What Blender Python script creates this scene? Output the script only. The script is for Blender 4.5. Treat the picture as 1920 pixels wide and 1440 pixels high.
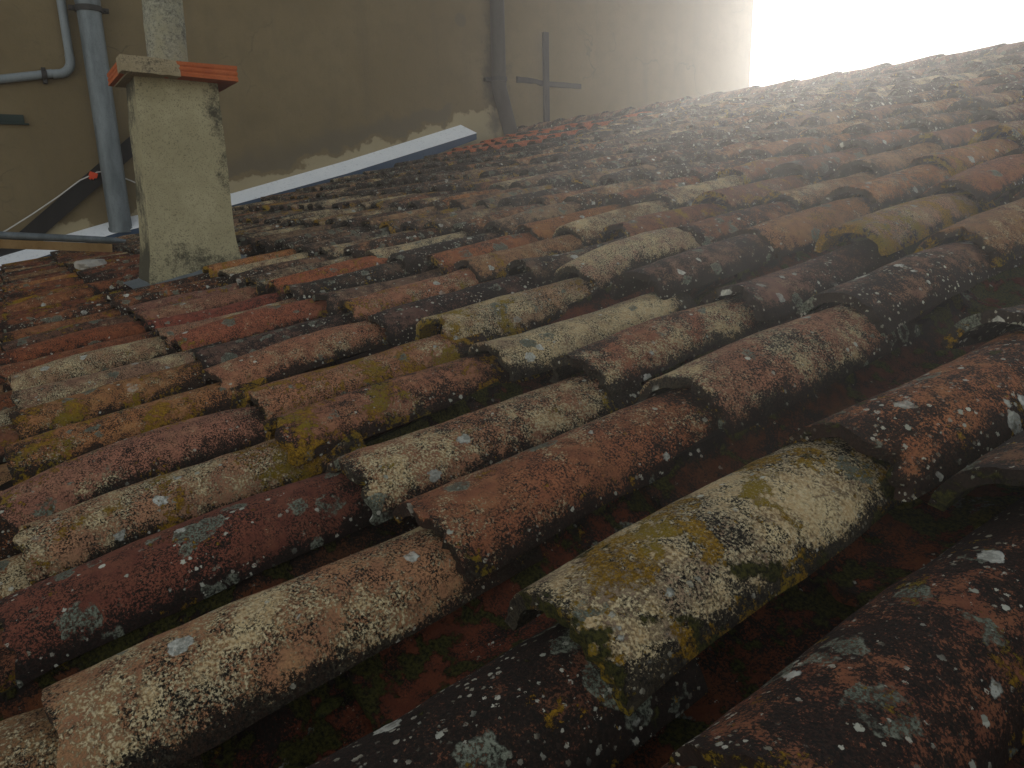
import bpy, bmesh, math, random
from mathutils import Vector, Matrix, noise

S = bpy.context.scene
for o in list(bpy.data.objects):
    bpy.data.objects.remove(o)
COL = S.collection
RAD = math.radians

# ------------------------------------------------------------------ camera
CAM = Vector((0.39911, -0.44983, 0.47197))
RW = Matrix(((0.8281289723, -0.1534781330, 0.5391167479),
             (-0.5599991127, -0.1843803560, 0.8077158400),
             (-0.0245641812, -0.9707977889, -0.2386383330)))   # columns: image right, image down, view axis
FPX = 1388.0
cd = bpy.data.cameras.new('camera')
cam = bpy.data.objects.new('camera', cd)
COL.objects.link(cam)
cd.sensor_width = 36.0
cd.lens = 36.0 * FPX / 1920.0
cd.clip_start = 0.02
cd.clip_end = 500
cm = Matrix.Identity(4)
for r in range(3):
    cm[r][0] = RW[r][0]; cm[r][1] = -RW[r][1]; cm[r][2] = -RW[r][2]; cm[r][3] = CAM[r]
cam.matrix_world = cm
S.camera = cam

# ------------------------------------------------------------------ sky, sun, exposure
SUN_EL = RAD(10.6); SUN_AZ = RAD(34.45)          # azimuth from +X towards +Y
SUN_DIR = Vector((math.cos(SUN_EL)*math.cos(SUN_AZ), math.cos(SUN_EL)*math.sin(SUN_AZ), math.sin(SUN_EL)))
W = bpy.data.worlds.new('World'); S.world = W; W.use_nodes = True
wn = W.node_tree; wn.nodes.clear()
sky = wn.nodes.new('ShaderNodeTexSky'); sky.sky_type = 'NISHITA'; sky.sun_disc = False
sky.sun_elevation = SUN_EL; sky.sun_rotation = RAD(90) - SUN_AZ
sky.air_density = 1.0; sky.dust_density = 0.05; sky.ozone_density = 1.0
hs = wn.nodes.new('ShaderNodeHueSaturation'); hs.inputs['Saturation'].default_value = 0.3
bg = wn.nodes.new('ShaderNodeBackground'); bg.inputs['Strength'].default_value = 0.14
wo = wn.nodes.new('ShaderNodeOutputWorld')
wn.links.new(sky.outputs[0], hs.inputs['Color']); wn.links.new(hs.outputs[0], bg.inputs[0]); wn.links.new(bg.outputs[0], wo.inputs[0])
sl = bpy.data.lights.new('sun', 'SUN'); sl.energy = 4.5; sl.angle = RAD(0.53); sl.color = (1.0, 0.93, 0.82)
sun = bpy.data.objects.new('sun', sl); COL.objects.link(sun)
sun.rotation_mode = 'QUATERNION'; sun.rotation_quaternion = SUN_DIR.to_track_quat('Z', 'Y'); sun.location = (12, 9, 6)
S.view_settings.view_transform = 'Standard'; S.view_settings.look = 'None'
S.view_settings.exposure = 0.42; S.view_settings.gamma = 1.0; S.view_settings.use_curve_mapping = False
S.render.engine = 'CYCLES'
S.cycles.use_denoising = True
S.cycles.max_bounces = 6; S.cycles.diffuse_bounces = 4; S.cycles.volume_bounces = 1
S.cycles.sample_clamp_indirect = 4.0

# ------------------------------------------------------------------ roof frame
TH = RAD(12.9105); C_, S_ = math.cos(TH), math.sin(TH)
UP = Vector((-S_, 0, C_)); VV = Vector((C_, 0, S_)); UU = Vector((0, 1, 0))
CW = 0.215; CH = 0.3637            # column and course spacing
RIDGE_B = 5.93
WALL_Y = 7.3638
def roof(a, b, n=0.0):             # a in metres along the ridge, b up the slope, n above the crest plane
    return UU*a + VV*b + UP*n
def ray(px, py):
    return (RW @ Vector(((px-960)/FPX, (py-720)/FPX, 1.0))).normalized()
def at_y(px, py, y):
    d = ray(px, py); return CAM + d*((y-CAM.y)/d.y)
def at_roof(px, py, n=0.0):
    d = ray(px, py); k = (n-UP.dot(CAM))/UP.dot(d); p = CAM+d*k
    return p.y, VV.dot(p)
RV = RW.transposed()
def to_px(p):
    q = RV @ (p-CAM)
    if q.z <= 0.02: return None
    return 960+FPX*q.x/q.z, 720+FPX*q.y/q.z, q.z

# ------------------------------------------------------------------ object helpers
def link(o, parent=None):
    COL.objects.link(o)
    if parent: o.parent = parent
    return o
def tag(o, label=None, cat=None, group=None, kind=None):
    if label: o['label'] = label
    if cat: o['category'] = cat
    if group: o['group'] = group
    if kind: o['kind'] = kind
    return o
def empty(name, loc, label, cat, group=None):
    o = bpy.data.objects.new(name, None); o.location = loc; o.empty_display_size = .1
    link(o); return tag(o, label, cat, group)
def mesh_obj(name, me, mat=None, parent=None, world=True):
    if mat and not me.materials: me.materials.append(mat)
    o = bpy.data.objects.new(name, me); link(o, parent)
    if parent and world: o.matrix_parent_inverse = parent_inv(parent)
    return o
def parent_inv(p):
    m = p.matrix_basis.copy(); q = p
    while q.parent: m = q.matrix_parent_inverse @ m; q = q.parent; m = q.matrix_basis @ m
    return m.inverted()
def bm_obj(name, bm, mat, parent=None, sharp=35):
    me = bpy.data.meshes.new(name); bm.normal_update(); bm.to_mesh(me); bm.free()
    for p in me.polygons: p.use_smooth = True
    me.set_sharp_from_angle(angle=RAD(sharp))
    return mesh_obj(name, me, mat, parent)
def box(bm, x0, x1, y0, y1, z0, z1, bevel=0.0):
    m = bmesh.new()
    vs = [m.verts.new((x, y, z)) for x in (x0, x1) for y in (y0, y1) for z in (z0, z1)]
    for f in ((0,1,3,2),(4,6,7,5),(0,4,5,1),(2,3,7,6),(0,2,6,4),(1,5,7,3)):
        m.faces.new([vs[i] for i in f])
    if bevel: bmesh.ops.bevel(m, geom=m.edges[:], offset=bevel, segments=2, affect='EDGES', profile=.6)
    t = bpy.data.meshes.new('t'); m.to_mesh(t); m.free(); bm.from_mesh(t); bpy.data.meshes.remove(t)
def tube(bm, pts, r, seg=16, caps=True, rs=None):
    pts = [Vector(p) for p in pts]; rings = []
    ref = None
    for i, p in enumerate(pts):
        d = (pts[min(i+1, len(pts)-1)] - pts[max(i-1, 0)]).normalized()
        if ref is None:
            ref = d.orthogonal().normalized()
        ref = (ref - d*ref.dot(d)).normalized(); bi = d.cross(ref)
        rr = rs[i] if rs else r
        rings.append([bm.verts.new(p + (ref*math.cos(2*math.pi*k/seg) + bi*math.sin(2*math.pi*k/seg))*rr) for k in range(seg)])
    for a, b in zip(rings, rings[1:]):
        for k in range(seg): bm.faces.new((a[k], a[(k+1) % seg], b[(k+1) % seg], b[k]))
    if caps:
        bm.faces.new(rings[0][::-1]); bm.faces.new(rings[-1])
def bar(bm, p, q, w, t, up=Vector((0,-1,0))):     # straight bar of width w (across) and thickness t (towards up)
    p = Vector(p); q = Vector(q); d = (q-p).normalized(); n = (up-d*up.dot(d)).normalized(); s = d.cross(n)
    vs = []
    for e in (p, q):
        for i, j in ((-1,0),(1,0),(1,1),(-1,1)): vs.append(bm.verts.new(e + s*(i*w/2) + n*(j*t)))
    for f in ((0,1,2,3),(7,6,5,4),(0,4,5,1),(1,5,6,2),(2,6,7,3),(3,7,4,0)): bm.faces.new([vs[i] for i in f])

# ------------------------------------------------------------------ node helpers
class NT:
    def __init__(s, nt): s.nt = nt
    def n(s, t, **k):
        x = s.nt.nodes.new(t)
        for a, b in k.items(): setattr(x, a, b)
        return x
    def put(s, sock, v):
        if hasattr(v, 'is_output') or isinstance(v, bpy.types.NodeSocket): s.nt.links.new(v, sock)
        elif v is not None: sock.default_value = v
    def noise(s, vec, scale, detail=4, rough=.55, dist=0.0):
        x = s.n('ShaderNodeTexNoise'); s.put(x.inputs['Vector'], vec)
        x.inputs['Scale'].default_value = scale; x.inputs['Detail'].default_value = detail
        x.inputs['Roughness'].default_value = rough; x.inputs['Distortion'].default_value = dist
        return x.outputs['Fac']
    def noisec(s, vec, scale, detail=3):
        x = s.n('ShaderNodeTexNoise'); s.put(x.inputs['Vector'], vec)
        x.inputs['Scale'].default_value = scale; x.inputs['Detail'].default_value = detail
        return x.outputs['Color']
    def m(s, op, a, b=None, c=None, clamp=False):
        x = s.n('ShaderNodeMath', operation=op, use_clamp=clamp)
        for i, v in enumerate((a, b, c)):
            if v is not None: s.put(x.inputs[i], v)
        return x.outputs[0]
    def v(s, op, a, b=None):
        x = s.n('ShaderNodeVectorMath', operation=op); s.put(x.inputs[0], a)
        if b is not None: s.put(x.inputs['Scale' if op == 'SCALE' else 1], b)
        return x.outputs[0]
    def step(s, v, lo, hi, a=0.0, b=1.0):
        x = s.n('ShaderNodeMapRange', interpolation_type='SMOOTHSTEP')
        for nm, q in (('Value', v), ('From Min', lo), ('From Max', hi), ('To Min', a), ('To Max', b)): s.put(x.inputs[nm], q)
        return x.outputs[0]
    def mix(s, f, a, b, mode='MIX'):
        x = s.n('ShaderNodeMix', data_type='RGBA', blend_type=mode)
        for sock, q in ((x.inputs[0], f), (x.inputs[6], a), (x.inputs[7], b)): s.put(sock, q if not isinstance(q, tuple) else (*q, 1) if len(q) == 3 else q)
        return x.outputs[2]
    def vor(s, vec, scale, feature='F1', rnd=1.0):
        x = s.n('ShaderNodeTexVoronoi', feature=feature); s.put(x.inputs['Vector'], vec)
        x.inputs['Scale'].default_value = scale; x.inputs['Randomness'].default_value = rnd
        return x
def new_mat(name):
    m = bpy.data.materials.new(name); m.use_nodes = True; m.node_tree.nodes.clear()
    t = NT(m.node_tree); out = t.n('ShaderNodeOutputMaterial'); b = t.n('ShaderNodeBsdfPrincipled')
    m.node_tree.links.new(b.outputs[0], out.inputs[0]); b.inputs['Roughness'].default_value = .9
    b.inputs['Specular IOR Level'].default_value = .2
    return m, t, b

# ------------------------------------------------------------------ weathered tile shader (shared node group)
PARAMS = ('pale', 'dark', 'gold', 'white', 'grey', 'moss')
def tile_group():
    g = bpy.data.node_groups.new('weathered_clay', 'ShaderNodeTree')
    I = g.interface
    I.new_socket('Vector', in_out='INPUT', socket_type='NodeSocketVector')
    I.new_socket('Base', in_out='INPUT', socket_type='NodeSocketColor')
    for p in PARAMS + ('damp',): I.new_socket(p, in_out='INPUT', socket_type='NodeSocketFloat')  # damp: edge and hollow mask, growth plus painted shade
    I.new_socket('Color', in_out='OUTPUT', socket_type='NodeSocketColor')
    I.new_socket('Height', in_out='OUTPUT', socket_type='NodeSocketFloat')
    I.new_socket('Rough', in_out='OUTPUT', socket_type='NodeSocketFloat')
    t = NT(g); gi = t.n('NodeGroupInput'); go = t.n('NodeGroupOutput')
    v = gi.outputs['Vector']; o = gi.outputs
    lo = t.noise(v, 11, 3, .6); mid = t.noise(v, 42, 5, .6); hi = t.noise(v, 300, 5, .7)
    v2 = t.v('ADD', v, (7.3, 1.7, 4.1)); v3 = t.v('ADD', v, (-3.1, 9.2, 2.4)); v4 = t.v('ADD', v, (5.5, -6.1, 8.8))
    lo2 = t.noise(v2, 9, 4, .6); mid2 = t.noise(v2, 55, 6, .65); hi2 = t.noise(v2, 380, 4, .72)
    # clay
    c = t.mix(t.step(mid, .3, .7), t.mix(1.0, o['Base'], (.75, .68, .65), 'MULTIPLY'), t.mix(1.0, o['Base'], (1.12, 1.15, .98), 'MULTIPLY'))
    c = t.mix(t.step(lo2, .42, .68), c, t.mix(1.0, o['Base'], (1.25, 1.12, 1.0), 'MULTIPLY'))
    c = t.mix(t.step(hi2, .62, .72, 0, .5), c, (.03, .02, .015))
    # pale crust lichen: granular
    f = t.m('ADD', t.m('ADD', t.m('MULTIPLY', lo, .85), t.m('MULTIPLY', mid, .45)), hi)
    th = t.m('SUBTRACT', 1.48, t.m('MULTIPLY', o['pale'], .58))
    pm = t.step(f, th, t.m('ADD', th, .13))
    pc = t.mix(t.step(mid2, .35, .65), (.50, .335, .155), (.64, .50, .265))
    pc = t.mix(t.step(lo2, .45, .65, 0, .7), pc, (.40, .345, .215))
    pc = t.mix(t.step(hi, .45, .62, 0, .55), pc, (.74, .63, .40))
    c = t.mix(pm, c, pc)
    # black crust and algae, deepened along edges to stand in for shade
    f2 = t.m('ADD', t.m('ADD', t.m('MULTIPLY', lo2, .8), t.m('MULTIPLY', mid2, .6)), t.m('MULTIPLY', hi2, 1.0))
    f2 = t.m('ADD', f2, t.m('MULTIPLY', o['damp'], .46))  # boosted edge mask, paints in shade as well as growth
    th2 = t.m('SUBTRACT', 1.47, t.m('MULTIPLY', o['dark'], .50))
    dm = t.step(f2, th2, t.m('ADD', th2, .10))
    c = t.mix(t.m('MULTIPLY', dm, .93), c, t.mix(t.step(hi, .4, .65), (.006, .005, .004), (.024, .019, .014)))
    # fine black grains everywhere on the crust
    gr = t.step(t.noise(v3, 380, 5, .75), .485, .545)
    c = t.mix(t.m('MULTIPLY', gr, t.step(t.m('ADD', mid2, t.m('MULTIPLY', t.m('SUBTRACT', lo2, .5), .8)), .30, .58, .12, 1.0)), c, (.012, .010, .007))
    # grey-green rosettes
    wob = t.v('ADD', v3, t.v('SCALE', t.v('SUBTRACT', t.noisec(v3, 60, 4), (.5, .5, .5)), .022))
    vo = t.vor(wob, 24); d = vo.outputs['Distance']
    sp = t.n('ShaderNodeSeparateColor'); t.put(sp.inputs[0], vo.outputs['Color'])
    rr = t.m('MULTIPLY_ADD', sp.outputs[0], .42, .16)
    on = t.m('GREATER_THAN', o['grey'], sp.outputs[1])
    rm = t.m('MULTIPLY', t.step(t.m('SUBTRACT', rr, d), 0, .05), on)
    rm = t.m('MULTIPLY', t.m('MULTIPLY', rm, t.step(mid, .40, .50)), t.step(hi2, .38, .50, .25, 1))
    rim = t.step(t.m('SUBTRACT', rr, d), .02, .14, 1, 0)
    rc = t.mix(t.m('MULTIPLY', rim, t.step(hi, .35, .6)), t.mix(t.step(hi2, .4, .62), (.045, .05, .036), (.20, .215, .155)), (.29, .30, .22))
    c = t.mix(rm, c, rc)
    # white lichen discs, large and small
    def discs(vec, sc, r0, r1, key, wobk, col, thr):
        wv = t.v('ADD', vec, t.v('SCALE', t.v('SUBTRACT', t.noisec(vec, sc*4, 4), (.5, .5, .5)), wobk))
        vw = t.vor(wv, sc); s2 = t.n('ShaderNodeSeparateColor'); t.put(s2.inputs[0], vw.outputs['Color'])
        rad = t.m('MULTIPLY_ADD', t.m('POWER', s2.outputs[0], 2.0), r1-r0, r0)
        m_ = t.m('MULTIPLY', t.step(t.m('SUBTRACT', rad, vw.outputs['Distance']), 0, .05), t.m('GREATER_THAN', t.m('MULTIPLY', o['white'], key), s2.outputs[1]))
        m_ = t.m('MULTIPLY', m_, thr)
        return m_, s2.outputs[2]
    clump = t.step(t.noise(v4, 14, 3), .40, .56)
    m1, r1 = discs(v4, 33, .06, .42, .55, .013, None, t.step(t.noise(v3, 12, 3), .36, .52))
    c = t.mix(t.m('MULTIPLY', m1, t.step(hi, .30, .42)), c, t.mix(t.step(t.noise(v2, 130, 5, .7), .42, .58), t.mix(r1, (.26, .26, .21), (.42, .41, .34)), t.mix(r1, (.48, .47, .39), (.70, .68, .58))))
    m2, r2 = discs(v2, 95, .06, .40, .55, .0050, None, clump)
    c = t.mix(m2, c, t.mix(r2, (.36, .36, .28), (.62, .60, .48)))
    m3, r3 = discs(v3, 170, .08, .50, .95, .0034, None, t.m('MULTIPLY', dm, t.step(t.noise(v2, 30, 3), .42, .55)))
    c = t.mix(m3, c, t.mix(r3, (.22, .20, .14), (.56, .53, .42)))
    # gold and ochre lichen
    f3 = t.m('ADD', t.noise(v3, 15, 3, .5, .6), t.m('MULTIPLY', t.m('SUBTRACT', t.noise(v3, 110, 6, .75), .5), .95))
    d1 = t.m('MINIMUM', o['damp'], 1.0)
    f3 = t.m('ADD', f3, t.m('MULTIPLY', d1, .075))
    th3 = t.m('SUBTRACT', .82, t.m('MULTIPLY', o['gold'], .48))
    gm = t.step(f3, th3, t.m('ADD', th3, .06))
    gc = t.mix(t.step(hi, .38, .62), (.19, .098, .006), (.50, .275, .018))
    gc = t.mix(t.step(lo, .45, .6), gc, t.mix(hi2, (.16, .115, .008), (.42, .28, .022)))
    c = t.mix(t.m('MULTIPLY', gm, t.step(hi2, .38, .50, .2, 1)), c, gc)
    # moss
    f4 = t.m('ADD', t.noise(v4, 20, 4, .55, .3), t.m('MULTIPLY', t.m('SUBTRACT', mid2, .5), .5))
    f4 = t.m('ADD', f4, t.m('MULTIPLY', t.m('MINIMUM', o['damp'], 1.0), .10))
    th4 = t.m('SUBTRACT', .82, t.m('MULTIPLY', o['moss'], .5))
    mm = t.step(f4, th4, t.m('ADD', th4, .06))
    c = t.mix(mm, c, t.mix(t.step(hi, .35, .65), (.016, .018, .004), (.105, .095, .016)))
    h = t.m('ADD', t.m('MULTIPLY', hi, .35), t.m('MULTIPLY', mid, .5))
    h = t.m('ADD', h, t.m('MULTIPLY', pm, .18)); h = t.m('ADD', h, t.m('MULTIPLY', rm, .25)); h = t.m('ADD', h, t.m('MULTIPLY', t.m('MAXIMUM', m1, m2), .35))
    h = t.m('ADD', h, t.m('MULTIPLY', gm, t.m('MULTIPLY_ADD', hi, .9, .1))); h = t.m('ADD', h, t.m('MULTIPLY', mm, t.m('MULTIPLY_ADD', hi, 1.6, .5)))
    t.put(go.inputs['Color'], c); t.put(go.inputs['Height'], h)
    t.put(go.inputs['Rough'], t.m('SUBTRACT', .92, t.m('MULTIPLY', dm, .1)))
    return g
TG = tile_group()
def tile_mat(name, per_object, bump=.006):
    m, t, b = new_mat(name)
    g = t.n('ShaderNodeGroup'); g.node_tree = TG
    tc = t.n('ShaderNodeTexCoord')
    kind = 'OBJECT' if per_object else 'GEOMETRY'
    if per_object:
        oi = t.n('ShaderNodeObjectInfo'); t.put(g.inputs['Base'], oi.outputs['Color'])
        cx = t.n('ShaderNodeCombineXYZ')
        t.put(cx.inputs[0], t.m('MULTIPLY', oi.outputs['Random'], 37.0)); t.put(cx.inputs[1], t.m('MULTIPLY', oi.outputs['Random'], 91.0))
        t.put(g.inputs['Vector'], t.v('ADD', tc.outputs['Object'], cx.outputs[0]))
    else:
        a = t.n('ShaderNodeAttribute', attribute_name='base_col'); t.put(g.inputs['Base'], a.outputs['Color'])
        t.put(g.inputs['Vector'], tc.outputs['Object'])
    for p in PARAMS:
        a = t.n('ShaderNodeAttribute', attribute_name=p, attribute_type=kind); t.put(g.inputs[p], a.outputs['Fac'])
    a = t.n('ShaderNodeAttribute', attribute_name='damp'); t.put(g.inputs['damp'], a.outputs['Fac'])  # damp carries growth plus painted shade
    t.put(b.inputs['Base Color'], g.outputs['Color']); t.put(b.inputs['Roughness'], g.outputs['Rough'])
    b.inputs['Specular IOR Level'].default_value = .18
    bp = t.n('ShaderNodeBump'); bp.inputs['Strength'].default_value = .9; bp.inputs['Distance'].default_value = bump
    t.put(bp.inputs['Height'], g.outputs['Height']); t.put(b.inputs['Normal'], bp.outputs[0])
    return m
M_TILE = tile_mat('terracotta_tile', True)
M_FAR = tile_mat('terracotta_tile_far', False)

def plaster_mat(name, c0, c1, stain, stain_amt, scale=3.0, bump=.004, grime=None, speck=.6):
    m, t, b = new_mat(name); tc = t.n('ShaderNodeTexCoord'); v = tc.outputs['Object']
    lo = t.noise(v, scale, 5, .6); mid = t.noise(v, scale*7, 6, .65); hi = t.noise(v, 160, 4, .7)
    c = t.mix(t.step(lo, .35, .65), c0, c1)
    c = t.mix(t.step(mid, .5, .72, 0, .35), c, tuple(x*.72 for x in c0))
    f = t.m('ADD', t.m('MULTIPLY', lo, .8), t.m('ADD', t.m('MULTIPLY', mid, .5), t.m('MULTIPLY', hi, .45)))
    if grime: f = t.m('ADD', f, grime(t, v))  # for the chimney, grime together with a painted side shade
    th = 1.28-stain_amt
    c = t.mix(t.step(f, th, th+.30, 0, .92), c, stain)
    c = t.mix(t.step(hi, speck, speck+.07, 0, .6), c, tuple(x*.3 for x in c0))
    t.put(b.inputs['Base Color'], c)
    bp = t.n('ShaderNodeBump'); bp.inputs['Strength'].default_value = .7; bp.inputs['Distance'].default_value = bump
    t.put(bp.inputs['Height'], t.m('ADD', t.m('MULTIPLY', mid, .6), t.m('MULTIPLY', hi, .5))); t.put(b.inputs['Normal'], bp.outputs[0])
    return m
def metal_mat(name, c0, c1, rough=.5, metallic=.0, scale=12, rust=None, rust_amt=0.0):
    m, t, b = new_mat(name); tc = t.n('ShaderNodeTexCoord'); v = tc.outputs['Object']
    mp = t.n('ShaderNodeMapping'); mp.inputs['Scale'].default_value = (1, 1, .25); t.put(mp.inputs[0], v)
    n1 = t.noise(mp.outputs[0], scale, 6, .65); n2 = t.noise(v, scale*9, 4, .6)
    c = t.mix(t.step(n1, .32, .68), c0, c1)
    c = t.mix(t.step(n2, .55, .7, 0, .4), c, tuple(x*.55 for x in c0))
    if rust: c = t.mix(t.step(t.m('ADD', n1, t.m('MULTIPLY', t.m('SUBTRACT', n2, .5), .5)), .72-rust_amt, .8-rust_amt), c, rust)
    t.put(b.inputs['Base Color'], c); b.inputs['Metallic'].default_value = metallic
    t.put(b.inputs['Roughness'], t.m('MULTIPLY_ADD', n1, .25, rough-.1))
    bp = t.n('ShaderNodeBump'); bp.inputs['Strength'].default_value = .25; bp.inputs['Distance'].default_value = .002
    t.put(bp.inputs['Height'], n2); t.put(b.inputs['Normal'], bp.outputs[0])
    return m

# ------------------------------------------------------------------ ground, and a haze volume added for the sun's glare
M_GROUND = plaster_mat('yard_gravel', (.16, .14, .12), (.22, .20, .17), (.07, .065, .06), .1, 1.2)
bm = bmesh.new(); bmesh.ops.create_grid(bm, x_segments=8, y_segments=8, size=1)
bmesh.ops.scale(bm, vec=(11, 12, 1), verts=bm.verts); bmesh.ops.translate(bm, vec=(5.5, 5, -4), verts=bm.verts)
tag(bm_obj('ground', bm, M_GROUND), kind='structure')
DENS = 0.0082; ANISO = 0.74  # even volume added to imitate veiling glare round the sun
hm = bpy.data.materials.new('glare_haze_air'); hm.use_nodes = True; hm.node_tree.nodes.clear()
ho = hm.node_tree.nodes.new('ShaderNodeOutputMaterial'); hv = hm.node_tree.nodes.new('ShaderNodeVolumePrincipled')
hv.inputs['Color'].default_value = (.95, .95, .97, 1); hv.inputs['Density'].default_value = DENS; hv.inputs['Anisotropy'].default_value = ANISO
hm.node_tree.links.new(hv.outputs[0], ho.inputs['Volume'])
bm = bmesh.new(); box(bm, -6.2, 17.2, -7.7, 17.7, -5.0, 5.6)
tag(bm_obj('glare_haze', bm, hm), kind='stuff')

# ------------------------------------------------------------------ tall neighbouring building
def wall_mat():
    m, t, b = new_mat('tan_render'); tc = t.n('ShaderNodeTexCoord'); v = tc.outputs['Object']
    sx = t.n('ShaderNodeSeparateXYZ'); t.put(sx.inputs[0], v)
    x, z = sx.outputs[0], sx.outputs[2]
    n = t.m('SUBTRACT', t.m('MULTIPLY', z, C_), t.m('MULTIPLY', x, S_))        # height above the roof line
    bb = t.m('ADD', t.m('MULTIPLY', x, C_), t.m('MULTIPLY', z, S_))
    lo = t.noise(v, .9, 5, .6); mid = t.noise(v, 5, 7, .65); hi = t.noise(v, 60, 5, .7)
    c = t.mix(t.step(lo, .35, .65), (.17, .127, .064), (.20, .152, .08))
    c = t.mix(t.step(mid, .42, .7, 0, .45), c, (.14, .106, .056))
    c = t.mix(t.step(hi, .52, .66, 0, .3), c, (.14, .11, .068))
    cr = t.n('ShaderNodeTexVoronoi', feature='DISTANCE_TO_EDGE'); cr.inputs['Scale'].default_value = .55
    t.put(cr.inputs['Vector'], t.v('ADD', v, t.v('SCALE', t.noisec(v, 2.2, 5), .7)))
    c = t.mix(t.m('MULTIPLY', t.step(cr.outputs['Distance'], .002, .006, 1, 0), t.step(lo, .5, .6, 0, .45)), c, (.07, .055, .035))
    c = t.mix(t.step(t.noise(v, 26, 4, .7), .62, .70, 0, .4), c, (.10, .08, .05))
    # vertical rain streaks
    mp = t.n('ShaderNodeMapping'); mp.inputs['Scale'].default_value = (1, 1, .08); t.put(mp.inputs[0], v)
    c = t.mix(t.step(t.noise(mp.outputs[0], 5, 6, .65), .48, .74, 0, .35), c, (.12, .092, .058))
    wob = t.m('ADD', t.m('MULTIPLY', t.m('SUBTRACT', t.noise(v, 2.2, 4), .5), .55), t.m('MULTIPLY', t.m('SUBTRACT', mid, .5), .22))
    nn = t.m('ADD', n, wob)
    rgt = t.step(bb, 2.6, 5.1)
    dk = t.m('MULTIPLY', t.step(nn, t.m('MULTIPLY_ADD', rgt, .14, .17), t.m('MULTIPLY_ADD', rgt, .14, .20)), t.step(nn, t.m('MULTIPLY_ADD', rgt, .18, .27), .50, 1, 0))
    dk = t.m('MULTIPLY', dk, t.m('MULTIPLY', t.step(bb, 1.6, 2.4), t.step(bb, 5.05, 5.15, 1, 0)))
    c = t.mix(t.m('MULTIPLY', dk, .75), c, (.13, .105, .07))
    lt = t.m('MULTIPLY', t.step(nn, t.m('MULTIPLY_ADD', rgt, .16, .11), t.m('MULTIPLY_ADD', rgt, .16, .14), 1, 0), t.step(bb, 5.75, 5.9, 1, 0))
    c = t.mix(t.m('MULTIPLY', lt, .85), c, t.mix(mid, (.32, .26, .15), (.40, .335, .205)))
    # old round patch
    dv = t.v('SUBTRACT', v, tuple(at_y(863, 37, WALL_Y))); ln = t.n('ShaderNodeVectorMath', operation='LENGTH'); t.put(ln.inputs[0], dv)
    c = t.mix(t.step(t.m('ADD', ln.outputs['Value'], t.m('MULTIPLY', t.m('SUBTRACT', mid, .5), .05)), .06, .085, .55, 0), c, (.12, .10, .07))
    # grime beside the brown pipe
    gx = t.m('ABSOLUTE', t.m('SUBTRACT', x, 5.47)); gz = t.m('ABSOLUTE', t.m('SUBTRACT', z, 1.9))
    gf = t.m('ADD', t.m('ADD', t.m('MULTIPLY', gx, 2.6), t.m('MULTIPLY', gz, .55)), t.m('MULTIPLY', t.m('SUBTRACT', mid, .5), -1.4))
    c = t.mix(t.step(gf, .1, .62, .7, 0), c, (.06, .05, .04))
    t.put(b.inputs['Base Color'], c)
    bp = t.n('ShaderNodeBump'); bp.inputs['Strength'].default_value = .6; bp.inputs['Distance'].default_value = .006
    t.put(bp.inputs['Height'], t.m('ADD', t.m('MULTIPLY', mid, .8), t.m('MULTIPLY', hi, .5))); t.put(b.inputs['Normal'], bp.outputs[0])
    return m
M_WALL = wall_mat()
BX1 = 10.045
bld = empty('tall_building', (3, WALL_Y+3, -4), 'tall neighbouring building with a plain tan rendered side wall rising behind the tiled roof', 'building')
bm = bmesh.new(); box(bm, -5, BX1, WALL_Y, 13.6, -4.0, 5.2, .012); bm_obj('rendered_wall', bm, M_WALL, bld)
M_COPING = plaster_mat('coping_cement', (.30, .28, .24), (.36, .33, .28), (.10, .09, .08), .2)
bm = bmesh.new(); box(bm, -5.05, BX1+.05, WALL_Y-.05, 13.65, 5.202, 5.3, .01); bm_obj('coping', bm, M_COPING, bld)

# things fixed to that wall
M_GALV = metal_mat('galvanised_steel', (.10, .117, .122), (.20, .225, .23), .5, .35, 9)
M_PVC = metal_mat('grey_conduit', (.20, .225, .23), (.26, .285, .29), .5, 0, 9)
M_DARKSTEEL = metal_mat('dark_steel', (.035, .032, .03), (.055, .05, .045), .6, .2, 9, (.09, .05, .03), .02)
M_BROWNPIPE = metal_mat('brown_pipe', (.040, .034, .028), (.062, .054, .044), .55, 0, 6)
M_BLACKBAR = metal_mat('black_bitumen', (.012, .011, .010), (.022, .02, .018), .6, 0, 8)
M_GREENBAR = metal_mat('dark_green_paint', (.015, .028, .024), (.022, .038, .032), .5, 0, 8)

def pipe_pts(px, y):
    return [at_y(a, b, y) for a, b in px]
# galvanised downpipe
R = .094; yp = WALL_Y-.14
p0 = at_y(165, 0, yp); p1 = at_y(225, 425, yp)
xc = (p0.x+p1.x)/2
dp = empty('downpipe', (xc, yp, p1.z), 'galvanised grey downpipe running down the wall to the left of the chimney', 'downpipe')
bm = bmesh.new(); zs = [p1.z-.02, p1.z+.35, p1.z+.9, 1.9, 2.16]
tube(bm, [(xc, yp, z) for z in zs], R, 24); bm_obj('pipe', bm, M_GALV, dp)
bm = bmesh.new(); tube(bm, [(xc, yp, 2.14), (xc, yp, 2.2), (xc, yp, 5.1)], R, 24, rs=[R*.93, R*1.06, R*1.06]); bm_obj('upper_pipe', bm, M_GALV, dp)
bm = bmesh.new(); tube(bm, [(xc, yp, p1.z-.05), (xc, yp, p1.z-.005)], R*1.10, 24); bm_obj('collar', bm, M_GALV, dp)
zb = at_y(170, 18, yp).z
bm = bmesh.new(); tube(bm, [(xc, yp, zb-.022), (xc, yp, zb+.022)], R*1.13, 24)
clampo = bm_obj('clamp', bm, M_DARKSTEEL, dp)
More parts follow.
